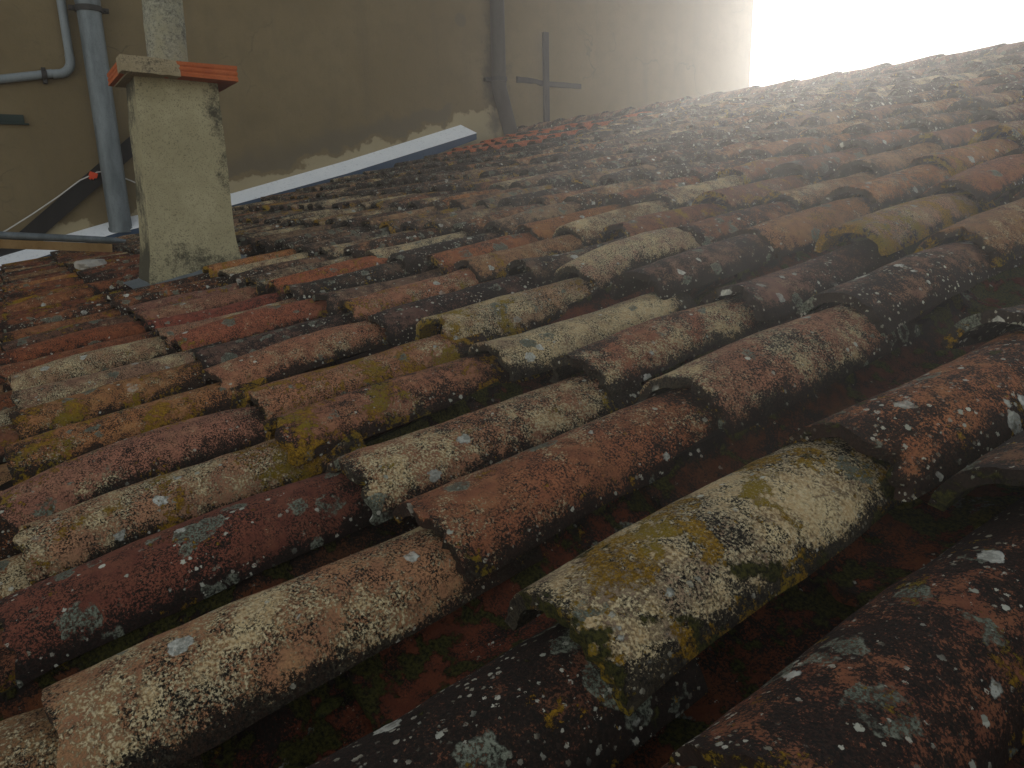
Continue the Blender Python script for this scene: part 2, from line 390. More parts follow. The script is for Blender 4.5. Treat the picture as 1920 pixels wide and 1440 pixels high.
for sx in (-1, 1):
    bm = bmesh.new(); box(bm, xc+sx*(R*1.1+.024)-.026, xc+sx*(R*1.1+.024)+.026, yp-.012, yp+.012, zb-.02, zb+.02, .003)
    tube(bm, [(xc+sx*(R*1.1+.03), yp-.03, zb), (xc+sx*(R*1.1+.03), yp+.03, zb)], .010, 8); bm_obj('clamp_lug', bm, M_DARKSTEEL, clampo)
bm = bmesh.new(); box(bm, xc-.02, xc+.02, yp+R*1.0, WALL_Y+.01, zb-.018, zb+.018); bm_obj('wall_bracket', bm, M_DARKSTEEL, dp)

# thin conduit with an elbow
yc = WALL_Y-.05
cpx = [(112, -420), (121, -10), (126, 60), (130, 100)]
ca = at_y(128, 90, yc); cb = at_y(105, 138, yc); cl = at_y(-400, 150, yc); cm0 = at_y(60, 143, yc)
xv = ca.x
pts = [(xv, yc, 4.6), (xv, yc, ca.z+.3), (xv, yc, ca.z)]
rr_ = .11; zc = cb.z
arc = [(xv-rr_+rr_*math.cos(a), yc, zc+rr_-rr_*math.sin(a)) for a in [math.pi/2*k/6 for k in range(7)]]
sl_ = (cm0.z-cb.z)/(cm0.x-cb.x)
cond = empty('conduit', (xv, yc, zc), 'thin light grey conduit pipe bending to the left on the tan wall', 'pipe')
bm = bmesh.new(); tube(bm, [(xv, yc, 4.6), (xv, yc, zc+rr_+.04)], .034, 14); bm_obj('riser', bm, M_PVC, cond)
bm = bmesh.new(); tube(bm, [(xv, yc, zc+rr_+.045)] + arc + [(xv-rr_-.04, yc, zc-.04*sl_)], .0365, 14); bm_obj('elbow', bm, M_PVC, cond)
xe = xv-rr_-.035
bm = bmesh.new(); tube(bm, [(xe, yc, zc), (xe-3.2, yc, zc-3.2*sl_)], .034, 14); bm_obj('horizontal_run', bm, M_PVC, cond)
k = at_y(83, 141, yc)
bm = bmesh.new(); tube(bm, [(k.x-.02, yc, k.z), (k.x+.02, yc, k.z)], .043, 14)
box(bm, k.x-.016, k.x+.016, yc-.02, yc+.055, k.z+.03, k.z+.06, .003); box(bm, k.x-.016, k.x+.016, yc-.02, yc+.055, k.z-.065, k.z-.03, .003)
bm_obj('clip', bm, M_DARKSTEEL, cond)

# short dark green strip at the left edge
q = at_y(45, 223, WALL_Y-.03)
st = empty('metal_strip', (q.x-.3, WALL_Y, q.z), 'short dark green metal strip fixed flat on the wall at the left edge', 'metal strip')
bm = bmesh.new(); box(bm, q.x-.75, q.x, WALL_Y-.03, WALL_Y+.002, q.z-.033, q.z+.033, .004); bm_obj('strip', bm, M_GREENBAR, st)
bm = bmesh.new(); box(bm, q.x-.75, q.x+.03, WALL_Y-.036, WALL_Y-.001, q.z-.047, q.z-.034, .002); bm_obj('lip', bm, M_GREENBAR, st)

# slanted black bar, white cable and red clip
pa = at_y(-6, 494, WALL_Y); pb = at_y(196, 318, WALL_Y); dd = (pb-pa).normalized()
bm = bmesh.new(); bar(bm, pa-dd*.6, pa+dd*1.95, .135, .055)
tag(bm_obj('slanted_bar', bm, M_BLACKBAR), 'black bar slanting up the wall behind the grey downpipe', 'bar')
M_CABLE, t, b = new_mat('white_cable'); b.inputs['Base Color'].default_value = (.55, .53, .48, 1)
M_RED, t, b = new_mat('red_plastic'); b.inputs['Base Color'].default_value = (.62, .06, .015, 1); b.inputs['Roughness'].default_value = .5
yk = WALL_Y-.085
cpts = [at_y(*p, yk) for p in ((-30, 452), (12, 432), (60, 402), (110, 368), (150, 338), (168, 330), (182, 323), (196, 321), (222, 330), (246, 339), (275, 352))]
bm = bmesh.new(); tube(bm, cpts, .0055, 8); tag(bm_obj('cable', bm, M_CABLE), 'thin white cable running up along the black slanted bar', 'cable')
kr = at_y(175, 328, WALL_Y-.10)
clip = empty('cable_clip', kr, 'small bright red clip holding the white cable', 'clip')
bm = bmesh.new(); box(bm, -.032, .032, -.02, .04, -.022, .022, .006); bmesh.ops.rotate(bm, cent=(0,0,0), matrix=Matrix.Rotation(.35, 3, 'Y'), verts=bm.verts)
bmesh.ops.translate(bm, vec=kr, verts=bm.verts); bm_obj('clip_body', bm, M_RED, clip)
bm = bmesh.new(); tube(bm, [kr+Vector((-.035,-.01,-.035)), kr+Vector((-.02,-.01,-.02)), kr+Vector((.0,-.012,-.034))], .012, 8); bm_obj('clip_tab', bm, M_RED, clip)

# brown pipe with a kink
yb = WALL_Y-.09
bp0 = at_y(934, 0, yb); bp1 = at_y(934, 165, yb); bp2 = at_y(957, 246, yb); xm = (bp0.x+bp1.x)/2
bpipe = empty('brown_pipe', (bp2.x, yb, bp2.z-.3), 'dark brown downpipe kinked above the ridge on the tan wall', 'pipe')
bm = bmesh.new(); tube(bm, [(xm, yb, 5.0), (xm, yb, 3), (xm, yb, bp1.z+.05)], .083, 18); bm_obj('pipe', bm, M_BROWNPIPE, bpipe)
dn = (bp2-Vector((xm, yb, bp1.z))).normalized()
bm = bmesh.new(); tube(bm, [(xm, yb, bp1.z+.07), (xm, yb, bp1.z), Vector((xm, yb, bp1.z))+dn*.06, bp2+dn*.5], .087, 18); bm_obj('kinked_foot', bm, M_BROWNPIPE, bpipe)
bm = bmesh.new(); tube(bm, [(xm, yb, bp1.z+.075), (xm, yb, bp1.z+.12)], .094, 18)
box(bm, xm-.16, xm-.08, yb+.03, WALL_Y+.004, bp1.z+.075, bp1.z+.115, .004); bm_obj('pipe_clamp', bm, M_DARKSTEEL, bpipe)

# iron cross
ct = at_y(1018.5, 62, WALL_Y); cbm = at_y(1020, 245, WALL_Y); cL = at_y(968, 153, WALL_Y); cR = at_y(1088, 162, WALL_Y)
cross = empty('iron_cross', (ct.x, WALL_Y, cbm.z-.3), 'thin dark iron cross fixed on the wall above the ridge, right of the brown pipe', 'cross')
bm = bmesh.new(); box(bm, ct.x-.034, ct.x+.034, WALL_Y-.07, WALL_Y-.022, cbm.z-.35, ct.z, .004); bm_obj('upright', bm, M_DARKSTEEL, cross)
bm = bmesh.new()
zc_ = (cL.z+cR.z)/2
nseg = 14; prev = None
for i in range(nseg+1):
    x = cL.x+(cR.x-cL.x)*i/nseg
    zz = zc_+.012*noise.noise((x*5, 3.1, 0))+(.018 if x < ct.x-.1 else 0); hh = .030+.012*noise.noise((x*7, 9, 1))
    ring = [bm.verts.new((x, y, z)) for y, z in ((WALL_Y-.022, zz-hh), (WALL_Y+.002, zz-hh), (WALL_Y+.002, zz+hh), (WALL_Y-.022, zz+hh))]
    if prev:
        for k_ in range(4): bm.faces.new((prev[k_], prev[(k_+1) % 4], ring[(k_+1) % 4], ring[k_]))
    else: bm.faces.new(ring[::-1])
    prev = ring
bm.faces.new(prev); bm_obj('crossbar', bm, M_DARKSTEEL, cross)

# ------------------------------------------------------------------ tiled roof
roof_t = empty('tiled_roof', (2.9, 3.0, -4), 'old sloping roof of lichen covered terracotta barrel tiles rising to a ridge', 'roof')
M_DECK = plaster_mat('roof_mortar', (.11, .07, .05), (.16, .10, .07), (.02, .018, .014), .35, 6)
M_HOUSE = plaster_mat('house_render', (.30, .25, .18), (.36, .30, .22), (.10, .09, .07), .1, 1.5)
A0, A1 = -6.6*CW, WALL_Y-.01
B0 = -1.25*CH
XR = (RIDGE_B*C_)
bm = bmesh.new()
vs = []
for a in (A0, A1):
    for b_, n in ((B0+.02, -.155), (RIDGE_B, -.155), (RIDGE_B, -.30), (B0+.02, -.30)): vs.append(bm.verts.new(roof(a, b_, n)))
for f in ((0,1,2,3),(7,6,5,4),(0,4,5,1),(1,5,6,2),(2,6,7,3),(3,7,4,0)): bm.faces.new([vs[i] for i in f])
bm_obj('roof_deck', bm, M_DECK, roof_t)
def mirror(p): return Vector((2*XR-p.x, p.y, p.z))
bm = bmesh.new(); vs = []
for a in (A0, A1):
    for b_, n in ((2.5, -.155), (RIDGE_B-.004, -.155), (RIDGE_B-.004, -.30), (2.5, -.30)): vs.append(bm.verts.new(mirror(roof(a, b_, n))))
for f in ((3,2,1,0),(4,5,6,7),(1,5,4,0),(2,6,5,1),(3,7,6,2),(0,4,7,3)): bm.faces.new([vs[i] for i in f])
bm_obj('back_roof_deck', bm, M_DECK, roof_t)
bm = bmesh.new(); box(bm, .05, 2*XR-2.9, A0+.15, A1-.02, -4.0, -.32); bm_obj('house_wall', bm, M_HOUSE, roof_t)

def shell(name, nl, na, L, hw, H, tk, up, rnd, rag=.0, full=True):
    """A barrel tile along +Y, origin at the crest (or the bottom of the channel) of its lower end.
    hw, H: (lower end, upper end) half width and rise. up=+1 cover, -1 channel."""
    PM = RAD(80); verts = []; damp = []; faces = []  # damp: mask for growth plus painted shade
    ox, oy = rnd.uniform(0, 50), rnd.uniform(0, 50)
    bow = rnd.gauss(0, .010); bowx = rnd.gauss(0, .008); wk = rnd.uniform(.95, 1.05); hk = rnd.uniform(.94, 1.08); twist = rnd.gauss(0, .03)
    chips = [(rnd.uniform(-.95, .95), rnd.uniform(.06, .22), rnd.uniform(.006, .024)) for _ in range(rnd.choice((0, 1, 1, 2, 3)))]
    def prof(s, f, off):
        w = (hw[0]+(hw[1]-hw[0])*f)*wk; h = (H[0]+(H[1]-H[0])*f)*hk
        ph = s*PM
        x = (w-off)*math.sin(ph)/math.sin(PM); z = -up*h*(1-math.cos(ph))/(1-math.cos(PM)) - up*off*max(0, math.cos(ph))
        return x, z
    def layer(off, out):
        for i in range(nl+1):
            f = i/nl
            for j in range(na+1):
                s = -1+2*j/na
                x, z = prof(s, f, off); y = L*f
                if rag:
                    g_ = 4*f*(1-f); z += bow*g_-x*twist*(f-.3); x += bowx*g_
                    for c0, cw, cdp in chips:
                        if i <= 1 and abs(s-c0) < cw: y += (cdp if i == 0 else cdp*.25)*(1-abs(s-c0)/cw)**.5*(.75+.5*noise.noise((s*25+ox, oy, 1)))
                    if i == 0: y += rag*1.2*noise.noise((s*3+ox, oy, 0))+rag*.8*noise.noise((s*9+ox, oy, 5))
                    w_ = noise.noise((x*9+ox, y*6+oy, 0)); w2 = noise.noise((x*30+ox, y*25+oy, 3))
                    z += rag*.7*w_ + rag*.22*w2
                    x += rag*.6*noise.noise((oy, y*5+ox, 8.)) + (rag*.5*noise.noise((oy+s, y*14+ox, 2.))*abs(s)**3)
                verts.append((x, y, z))
                e = max(0., (abs(s)-.55)/.45)
                damp.append((min(1., e*e + max(0, (f-.74)/.2)**1.5*.9 + max(0, (.04-f)/.04)*.3)) if out == (up > 0) else (1.5 if up > 0 else .6*e*e))  # mask for edges, ends and hollows: growth plus painted shade
    n1 = (nl+1)*(na+1)
    layer(0., True)
    idx = lambda b, i, j: b+i*(na+1)+j
    for i in range(nl):
        for j in range(na):
            q = (idx(0,i,j), idx(0,i,j+1), idx(0,i+1,j+1), idx(0,i+1,j))
            faces.append(q if up > 0 else q[::-1])
    if full:
        layer(tk, False)
        for i in range(nl):
            for j in range(na):
                q = (idx(n1,i,j), idx(n1,i+1,j), idx(n1,i+1,j+1), idx(n1,i,j+1))
                faces.append(q if up > 0 else q[::-1])
        for j in range(na):
            for i, rev in ((0, False), (nl, True)):
                q = (idx(0,i,j), idx(n1,i,j), idx(n1,i,j+1), idx(0,i,j+1))
                faces.append(q if (rev == (up < 0)) else q[::-1])
        for i in range(nl):
            for j, rev in ((0, False), (na, True)):
                q = (idx(0,i,j), idx(0,i+1,j), idx(n1,i+1,j), idx(n1,i,j))
                faces.append(q if (rev == (up < 0)) else q[::-1])
    return verts, faces, damp
def shell_mesh(name, *a, **k):
    v, f, d = shell(name, *a, **k)
    me = bpy.data.meshes.new(name); me.from_pydata(v, [], f); me.update()
    at = me.attributes.new('damp', 'FLOAT', 'POINT'); at.data.foreach_set('value', d)  # damp carries growth plus painted shade
    for p in me.polygons: p.use_smooth = True
    me.set_sharp_from_angle(angle=RAD(48))
    me.materials.append(M_TILE)
    return me

COVER = dict(L=.455, hw=(.078, .067), H=(.057, .050), tk=.015, up=1)
CHAN = dict(L=.455, hw=(.080, .092), H=(.050, .056), tk=.015, up=-1)
rng = random.Random(11)
CLAY = [(.36, .15, .065), (.32, .12, .055), (.38, .19, .09), (.29, .12, .065), (.40, .22, .11), (.32, .17, .085), (.42, .18, .07), (.24, .10, .055)]
def clay(r): 
    c = r.choice(CLAY); k = r.uniform(.8, 1.12); return tuple(x*k for x in c)
# base colour, pale, dark, gold, white, grey, moss  - the tiles one can tell apart in the foreground
LOOK = {
 (0,2): ((.36,.27,.18), .86, .38, .54, .45, .08, .40), (1,2): ((.32,.13,.068), .50, .38, .22, .30, .08, .0),
 (2,2): ((.42,.21,.12), .66, .46, .26, .45, .10, .0), (3,2): ((.38,.17,.10), .42, .52, .52, .25, .10, .0),
 (4,2): ((.42,.20,.11), .50, .28, .60, .20, .10, .0), (5,2): ((.42,.19,.11), .52, .34, .25, .40, .15, .0),
 (6,2): ((.16,.09,.07), .25, .55, .12, .35, .85, .0), (7,2): ((.34,.115,.065), .25, .22, .48, .35, .10, .0),
 (8,2): ((.36,.19,.12), .52, .25, .30, .50, .10, .0), (9,2): ((.30,.085,.055), .15, .44, .10, .25, .15, .0),
 (10,2): ((.34,.16,.10), .40, .30, .30, .15, .10, .0), (11,2): ((.30,.14,.10), .35, .35, .30, .15, .15, .0),
 (1,1): ((.42,.22,.12), .62, .34, .05, .18, .05, .0), (2,1): ((.20,.07,.046), .20, .36, .22, .60, .97, .0),
 (3,1): ((.44,.24,.14), .66, .24, .48, .35, .05, .0), (4,1): ((.36,.17,.115), .42, .36, .40, .30, .20, .0),
 (5,1): ((.42,.19,.08), .48, .38, .50, .10, .05, .0), (6,1): ((.40,.19,.08), .40, .46, .55, .30, .10, .0),
 (7,1): ((.34,.20,.13), .60, .36, .25, .60, .15, .0), (8,1): ((.40,.25,.15), .66, .18, .25, .25, .05, .0),
 (9,1): ((.29,.105,.052), .34, .28, .25, .55, .10, .0), (10,1): ((.28,.09,.042), .22, .32, .20, .10, .05, .0),
 (11,1): ((.18,.09,.06), .25, .52, .35, .35, .60, .0), (12,1): ((.32,.13,.06), .25, .45, .45, .10, .1, .0),
 (0,3): ((.36,.15,.075), .22, .58, .22, .90, .35, .30), (1,3): ((.36,.18,.115), .58, .38, .10, .30, .20, .0),
 (2,3): ((.36,.16,.095), .62, .42, .05, .20, .10, .0), (3,3): ((.42,.30,.19), .80, .28, .06, .30, .15, .0),
 (4,3): ((.42,.27,.16), .70, .32, .52, .45, .20, .0), (5,3): ((.15,.08,.065), .12, .70, .05, .85, .15, .0),
 (6,3): ((.42,.19,.11), .46, .30, .42, .35, .05, .0), (7,3): ((.22,.13,.09), .35, .52, .20, .25, .35, .0),
 (8,3): ((.16,.10,.07), .25, .66, .25, .95, .30, .0), (9,3): ((.40,.13,.06), .25, .30, .42, .20, .05, .0),
 (4,4): ((.44,.28,.19), .74, .20, .10, .25, .10, .0), (3,4): ((.22,.13,.10), .20, .66, .0, .35, .35, .0),
 (5,4): ((.20,.13,.09), .35, .60, .15, .80, .30, .0), (2,4): ((.24,.13,.10), .25, .60, .10, .50, .20, .0),
 (1,4): ((.24,.13,.09), .15, .68, .05, .75, .20, .0), (0,4): ((.26,.15,.09), .20, .66, .10, .90, .10, .2),
 (-1,2): ((.26,.10,.055), .10, .80, .28, .50, .50, .15), (0,1): ((.17,.07,.04), .12, .84, .16, .80, .35, .2),  # near right tiles blackened further to paint in the dark corner
 (-1,3): ((.20,.10,.06), .10, .82, .15, .40, .30, .5), (2,5): ((.46,.28,.17), .5, .2, .65, .2, .1, .0),
}
PLACE = {(i, j): (a, b) for i, j, a, b in ((0, 3, -.039, 1.095), (1, 3, .202, 1.12), (2, 3, .407, 1.108), (3, 3, .613, 1.083), (4, 3, .863, 1.11),
    (5, 3, 1.066, 1.075), (6, 3, 1.29, 1.095), (0, 2, -.026, .734), (1, 2, .202, .735), (2, 2, .389, .721), (3, 2, .655, .709), (4, 2, .83, .728),
    (5, 2, 1.105, .718), (6, 2, 1.316, .738), (7, 2, 1.554, .735), (1, 1, .201, .379), (2, 1, .43, .344), (3, 1, .635, .364), (4, 1, .815, .346),
    (4, 4, .866, 1.477), (3, 4, .655, 1.472), (5, 4, 1.08, 1.485), (-1, 2, -.233, .72))}
colj = {i: rng.gauss(0, .008) for i in range(-8, 40)}
for i in range(0, 7):
    xs = [p[0]-i*CW for (ii, j), p in PLACE.items() if ii == i]
    colj[i] = sum(xs)/len(xs)
COLS = range(-6, 34); ROWS = range(-1, 17)
ROOT_INV = parent_inv(roof_t)
BASE = Matrix(((0, C_, -S_), (-1, 0, 0), (0, S_, C_))).to_4x4()    # tile X across, Y up the slope, Z off the roof
def tile_matrix(a, b, n, pitch, yaw, rollv):
    return Matrix.Translation(roof(a, b, n)) @ BASE @ Matrix.Rotation(yaw, 4, 'Z') @ Matrix.Rotation(pitch, 4, 'X') @ Matrix.Rotation(rollv, 4, 'Y')
def size_px(p, half=.25):
    q = to_px(p)
    if not q: return -1
    m = FPX*half/q[2]
    if q[0] < -m*1.1 or q[0] > 1920+m*1.1 or q[1] < -m or q[1] > 1440+m*1.1: return 0
    return m
CHX0, CHX1, CHY0, CHY1 = .895, 1.262, 3.03, 3.31
def in_chimney(p, r=.03):
    return CHX0-r < p.x < CHX1+r and CHY0-r < p.y < CHY1+r
def rand_look(i, j, r, a, b):
    t_ = r.random(); base = clay(r)
    right = max(0., min(1., (9-i)/12))
    if t_ < .24+.14*right:  L_ = [.25, .62, .12, .7, .3, .05]                     # black crusted
    elif t_ < .40: L_ = [.72, .28, .12, .3, .12, .0]                    # cream crusted
    elif t_ < .54: L_ = [.40, .34, .50, .3, .1, .0]                     # gold
    elif t_ < .72: L_ = [.28, .34, .22, .35, .15, .0]                   # bare clay
    elif t_ < .84: L_ = [.30, .50, .18, .5, .6, .0]                     # grey rosettes
    else: L_ = [.50, .40, .25, .45, .15, .0]
    if i > 22 and j > 11 and r.random() < .55: base = (.50, .13, .05); L_ = [.10, .16, .1, .1, .05, .0]
    elif i > 9 and j <= 2 and r.random() < .6: base = r.choice([(.27, .095, .045), (.31, .12, .055), (.22, .075, .042)]); L_[0] *= .6; L_[2] += .14; L_[1] += .1
    if i > 7 and j > 2: L_[1] += .14*(base[0] < .45); g_ = (0 if base[0] > .45 else .55 if r.random() < .7 else .2); base = tuple(x*(1-g_)+y_*g_ for x, y_ in zip(base, (.20, .165, .125))); L_[0] += .06*(g_ > .3); L_[4] += .15*(g_ > .3)
    return base, [max(0, x+r.uniform(-.07, .07)) for x in L_]
def set_look(o, base, L_):
    o.color = (*base, 1)
    for p, v in zip(PARAMS, L_): o[p] = float(v)

covers = []; chans = []
for i in COLS:
    for j in ROWS:
        r = random.Random(i*977+j*131+5)
        a, b = PLACE.get((i, j), (i*CW+colj[i]+r.gauss(0, .004), j*CH+r.gauss(0, .009)+.5*(colj[i] if i > 7 else 0)))
        if j < 1 and (i, 1) in PLACE: a = PLACE[(i, 1)][0]+r.gauss(0, .003); b = PLACE[(i, 1)][1]-(1-j)*CH
        n = r.gauss(0, .003)
        if j*CH > RIDGE_B-.12: continue
        pitch = -.084+r.gauss(0, .009); yaw = r.gauss(0, .011); rl = r.gauss(0, .03)
        if (i, j) in PLACE: yaw *= .5
        mtx = tile_matrix(a, b, n, pitch, yaw, rl)
        base, L_ = (LOOK[(i, j)][0], list(LOOK[(i, j)][1:])) if (i, j) in LOOK else rand_look(i, j, r, a, b)
        mid = roof(a, b+.2, 0)
        if not (in_chimney(mid, .04) or in_chimney(roof(a, b+.05), .02)) and a < WALL_Y-.27:
            covers.append((size_px(mid), i, j, mtx, base, L_, mid))
        a2 = a+CW*.5+r.gauss(0, .004) if (i+1) not in colj else ((i+.5)*CW+(colj[i]+colj.get(i+1, 0))*.5)
        b2 = j*CH-.12+r.gauss(0, .012)
        mtx2 = tile_matrix(a2, b2, -.120, -.045, r.gauss(0, .01), 0)
        base2 = tuple(x*r.uniform(.85, 1.1) for x in r.choice([(.15,.048,.022), (.13,.050,.025), (.12,.042,.02), (.125,.052,.03)]))  # clay darkened to stand in for the shade between covers
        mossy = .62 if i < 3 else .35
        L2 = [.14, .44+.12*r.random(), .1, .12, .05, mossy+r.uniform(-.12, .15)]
        mid2 = roof(a2, b2+.2, -.1)
        if a2 < WALL_Y-.30 and not in_chimney(mid2, .05): chans.append((size_px(mid2), i, j, mtx2, base2, L2, mid2))

def place_tiles(items, name, P, rest_name, n_ind):
    items.sort(key=lambda q: -q[0])
    pool = {}
    for q in items[:n_ind]:
        s, i, j, mtx, base, L_, mid = q
        d = (mid-CAM).length
        r = random.Random(i*31+j*7+3)
        if d < 2.6:
            k_ = d/1.0
            nl, na = (40, 32) if d < 1.5 else (24, 20)
            me = shell_mesh(name, nl, na, rnd=r, rag=.0075, **P)
        else:
            key = (r.randrange(8), d < 4.2)
            if key not in pool: pool[key] = shell_mesh(name, *((10, 12) if key[1] else (4, 10)), rnd=random.Random(key[0]*17+1), rag=.009, **P)
            me = pool[key]
        o = bpy.data.objects.new(name, me); COL.objects.link(o); o.parent = roof_t
        o.matrix_parent_inverse = ROOT_INV; o.matrix_basis = mtx
        set_look(o, base, L_)
    V, F, D, B, PR = [], [], [], [], {p: [] for p in PARAMS}
    protos = [shell(name, 2, 8, rnd=random.Random(50+k_), rag=.010, **P) for k_ in range(5)]
    for q in items[n_ind:]:
        s, i, j, mtx, base, L_, mid = q
        v, f, dmp = protos[(i*7+j*3) % 5]
        o0 = len(V); V += [tuple(mtx @ Vector(x)) for x in v]; F += [tuple(k_+o0 for k_ in x) for x in f]; D += dmp
        B += [(*base, 1.)]*len(v)
        for p, val in zip(PARAMS, L_): PR[p] += [val]*len(v)
    me = bpy.data.meshes.new(rest_name); me.from_pydata(V, [], F); me.update()
    at = me.attributes.new('damp', 'FLOAT', 'POINT'); at.data.foreach_set('value', D)  # damp carries growth plus painted shade
    at = me.attributes.new('base_col', 'FLOAT_COLOR', 'POINT'); at.data.foreach_set('color', [x for c in B for x in c])
    for p in PARAMS:
        at = me.attributes.new(p, 'FLOAT', 'POINT'); at.data.foreach_set('value', PR[p])
    for p in me.polygons: p.use_smooth = True
    me.set_sharp_from_angle(angle=RAD(48))
    o = mesh_obj(rest_name, me, M_FAR, roof_t); tag(o, kind='stuff')
place_tiles(covers, 'cover_tile', COVER, 'distant_cover_tiles', 300)
place_tiles(chans, 'channel_tile', CHAN, 'distant_channel_tiles', 300)

# ridge tiles, laid end to end over the top course
RH = .041
y = A0; k_ = 0
ridge_pool = [shell_mesh('ridge_tile', 8, 12, rnd=random.Random(90+q), rag=.010, L=.47, hw=(.130, .112), H=(.092, .080), tk=.018, up=1) for q in range(5)]
while y < WALL_Y-.1:
    r = random.Random(700+k_)
    o = bpy.data.objects.new('ridge_tile', ridge_pool[k_ % 5]); COL.objects.link(o); o.parent = roof_t; o.matrix_parent_inverse = ROOT_INV
    ctr = roof(0, RIDGE_B, RH)
    # local Y along +Y world, Z up, X across
    o.matrix_basis = Matrix.Translation((ctr.x, y, ctr.z+r.gauss(0, .003))) @ Matrix.Rotation(r.gauss(0, .012), 4, 'Z') @ Matrix.Rotation(-.045, 4, 'X') @ Matrix.Rotation(r.gauss(0, .03), 4, 'Y')
    set_look(o, (.26, .13, .09), [.35, .52, .15, .5, .3, .1])
    y += .375; k_ += 1
# mortar bedding under the ridge
bm = bmesh.new(); prev = None
for i in range(121):
    yy = A0+(A1-A0)*i/120
    ring = [bm.verts.new((ctr.x+sx*(.15+.02*noise.noise((yy*6, sx, 0))), yy, ctr.z+dz)) for sx, dz in ((-1, -.20), (-.95, -.098+.012*noise.noise((yy*9, 2, 0))), (0, -.05), (.95, -.098+.012*noise.noise((yy*9, 5, 0))), (1, -.20))]
    if prev:
        for q in range(4): bm.faces.new((prev[q], ring[q], ring[q+1], prev[q+1]))
    prev = ring
bm_obj('ridge_mortar', bm, M_DECK, roof_t)

# ------------------------------------------------------------------ flashing along the wall
M_WHITE = metal_mat('white_sheet', (.82, .84, .84), (.88, .89, .88), .55, 0, 4, (.45, .42, .36), -.05)
M_BLUE = metal_mat('blue_sheet', (.035, .065, .115), (.05, .085, .14), .5, 0, 5)
fl = empty('wall_flashing', (2.7, WALL_Y-.1, .5), 'long white metal flashing with a blue front edge along the foot of the tan wall', 'flashing')
yo = WALL_Y-.22
def fl_line(pts, y_): return [at_y(px, py, y_) for px, py in pts]
top = fl_line([(-60, 493), (215, 413), (440, 361), (650, 301), (864, 234)], WALL_Y-.004)
out = fl_line([(-60, 525), (215, 437), (440, 383), (650, 325), (894, 249)], yo)
def strip(bm, A, B_, th):
    va = [bm.verts.new(p) for p in A]; vb = [bm.verts.new(p) for p in B_]
    va2 = [bm.verts.new(p-Vector((0, 0, th))) for p in A]; vb2 = [bm.verts.new(p-Vector((0, 0, th))) for p in B_]
    n_ = len(A)
    for i in range(n_-1):
        bm.faces.new((va[i], vb[i], vb[i+1], va[i+1])); bm.faces.new((va2[i], va2[i+1], vb2[i+1], vb2[i]))
        bm.faces.new((vb[i], vb2[i], vb2[i+1], vb[i+1])); bm.faces.new((va[i], va[i+1], va2[i+1], va2[i]))
    bm.faces.new((va[0], va2[0], vb2[0], vb[0])); bm.faces.new((va[-1], vb[-1], vb2[-1], va2[-1]))
bm = bmesh.new(); strip(bm, top, out, .004); bm_obj('top_sheet', bm, M_WHITE, fl, 20)
bm = bmesh.new()
lo_ = [p+Vector((0, .006, -.005)) for p in out]; lo2_ = [p+Vector((0, .006, -(.24-.17*max(0, min(1, (p.x-1.0)/4.1))))) for p in out]
va = [bm.verts.new(p) for p in lo_]; vb = [bm.verts.new(p) for p in lo2_]; vc = [bm.verts.new(p+Vector((0, .004, 0))) for p in lo2_]; vd = [bm.verts.new(p+Vector((0, .004, 0))) for p in lo_]
for i in range(len(lo_)-1):
    for P_, Q_ in ((va, vb), (vb, vc), (vc, vd), (vd, va)): bm.faces.new((P_[i], P_[i+1], Q_[i+1], Q_[i]))
bm.faces.new((va[0], vb[0], vc[0], vd[0])); bm.faces.new((va[-1], vd[-1], vc[-1], vb[-1]))
bm_obj('front_sheet', bm, M_BLUE, fl, 20)

# ------------------------------------------------------------------ chimney
def chim_grime_shade(t, v):
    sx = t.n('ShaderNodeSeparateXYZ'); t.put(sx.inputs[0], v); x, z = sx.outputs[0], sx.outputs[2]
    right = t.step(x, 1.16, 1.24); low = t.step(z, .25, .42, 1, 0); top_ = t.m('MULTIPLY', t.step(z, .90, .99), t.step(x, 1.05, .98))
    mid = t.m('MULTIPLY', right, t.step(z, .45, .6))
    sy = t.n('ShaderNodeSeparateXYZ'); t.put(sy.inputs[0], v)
    side = t.m('MULTIPLY', t.step(sy.outputs[1], 3.035, 3.06), .75)  # shade painted into the faces behind the front one
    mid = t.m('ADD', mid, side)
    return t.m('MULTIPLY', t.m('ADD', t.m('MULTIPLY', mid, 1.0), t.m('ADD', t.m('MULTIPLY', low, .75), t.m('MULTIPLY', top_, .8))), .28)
M_CHIM = plaster_mat('chimney_render', (.37, .325, .19), (.455, .405, .245), (.04, .037, .026), .30, 5, .012, chim_grime_shade, .545)
M_FLUE = plaster_mat('flue_fibre_cement', (.29, .27, .175), (.38, .37, .285), (.08, .075, .055), .50, 9, .005, None, .57)
M_CAPC = plaster_mat('cap_cement', (.30, .24, .14), (.38, .31, .19), (.05, .045, .035), .42, 14, .007, None, .55)
M_BRICK = plaster_mat('cap_brick', (.38, .088, .026), (.45, .12, .038), (.09, .03, .02), .0, 12, .003)
chim = empty('chimney', (1.08, 3.17, .1), 'square rendered chimney with a flared foot, terracotta slab cap and round flue', 'chimney')
bm = bmesh.new()
prof_ = [(-.12, .030), (.12, .028), (.20, .024), (.27, .013), (.34, .005), (.45, 0), (.6, -.002), (.8, -.004), (.93, -.007), (1.004, -.009)]
prev = None
NS = 7
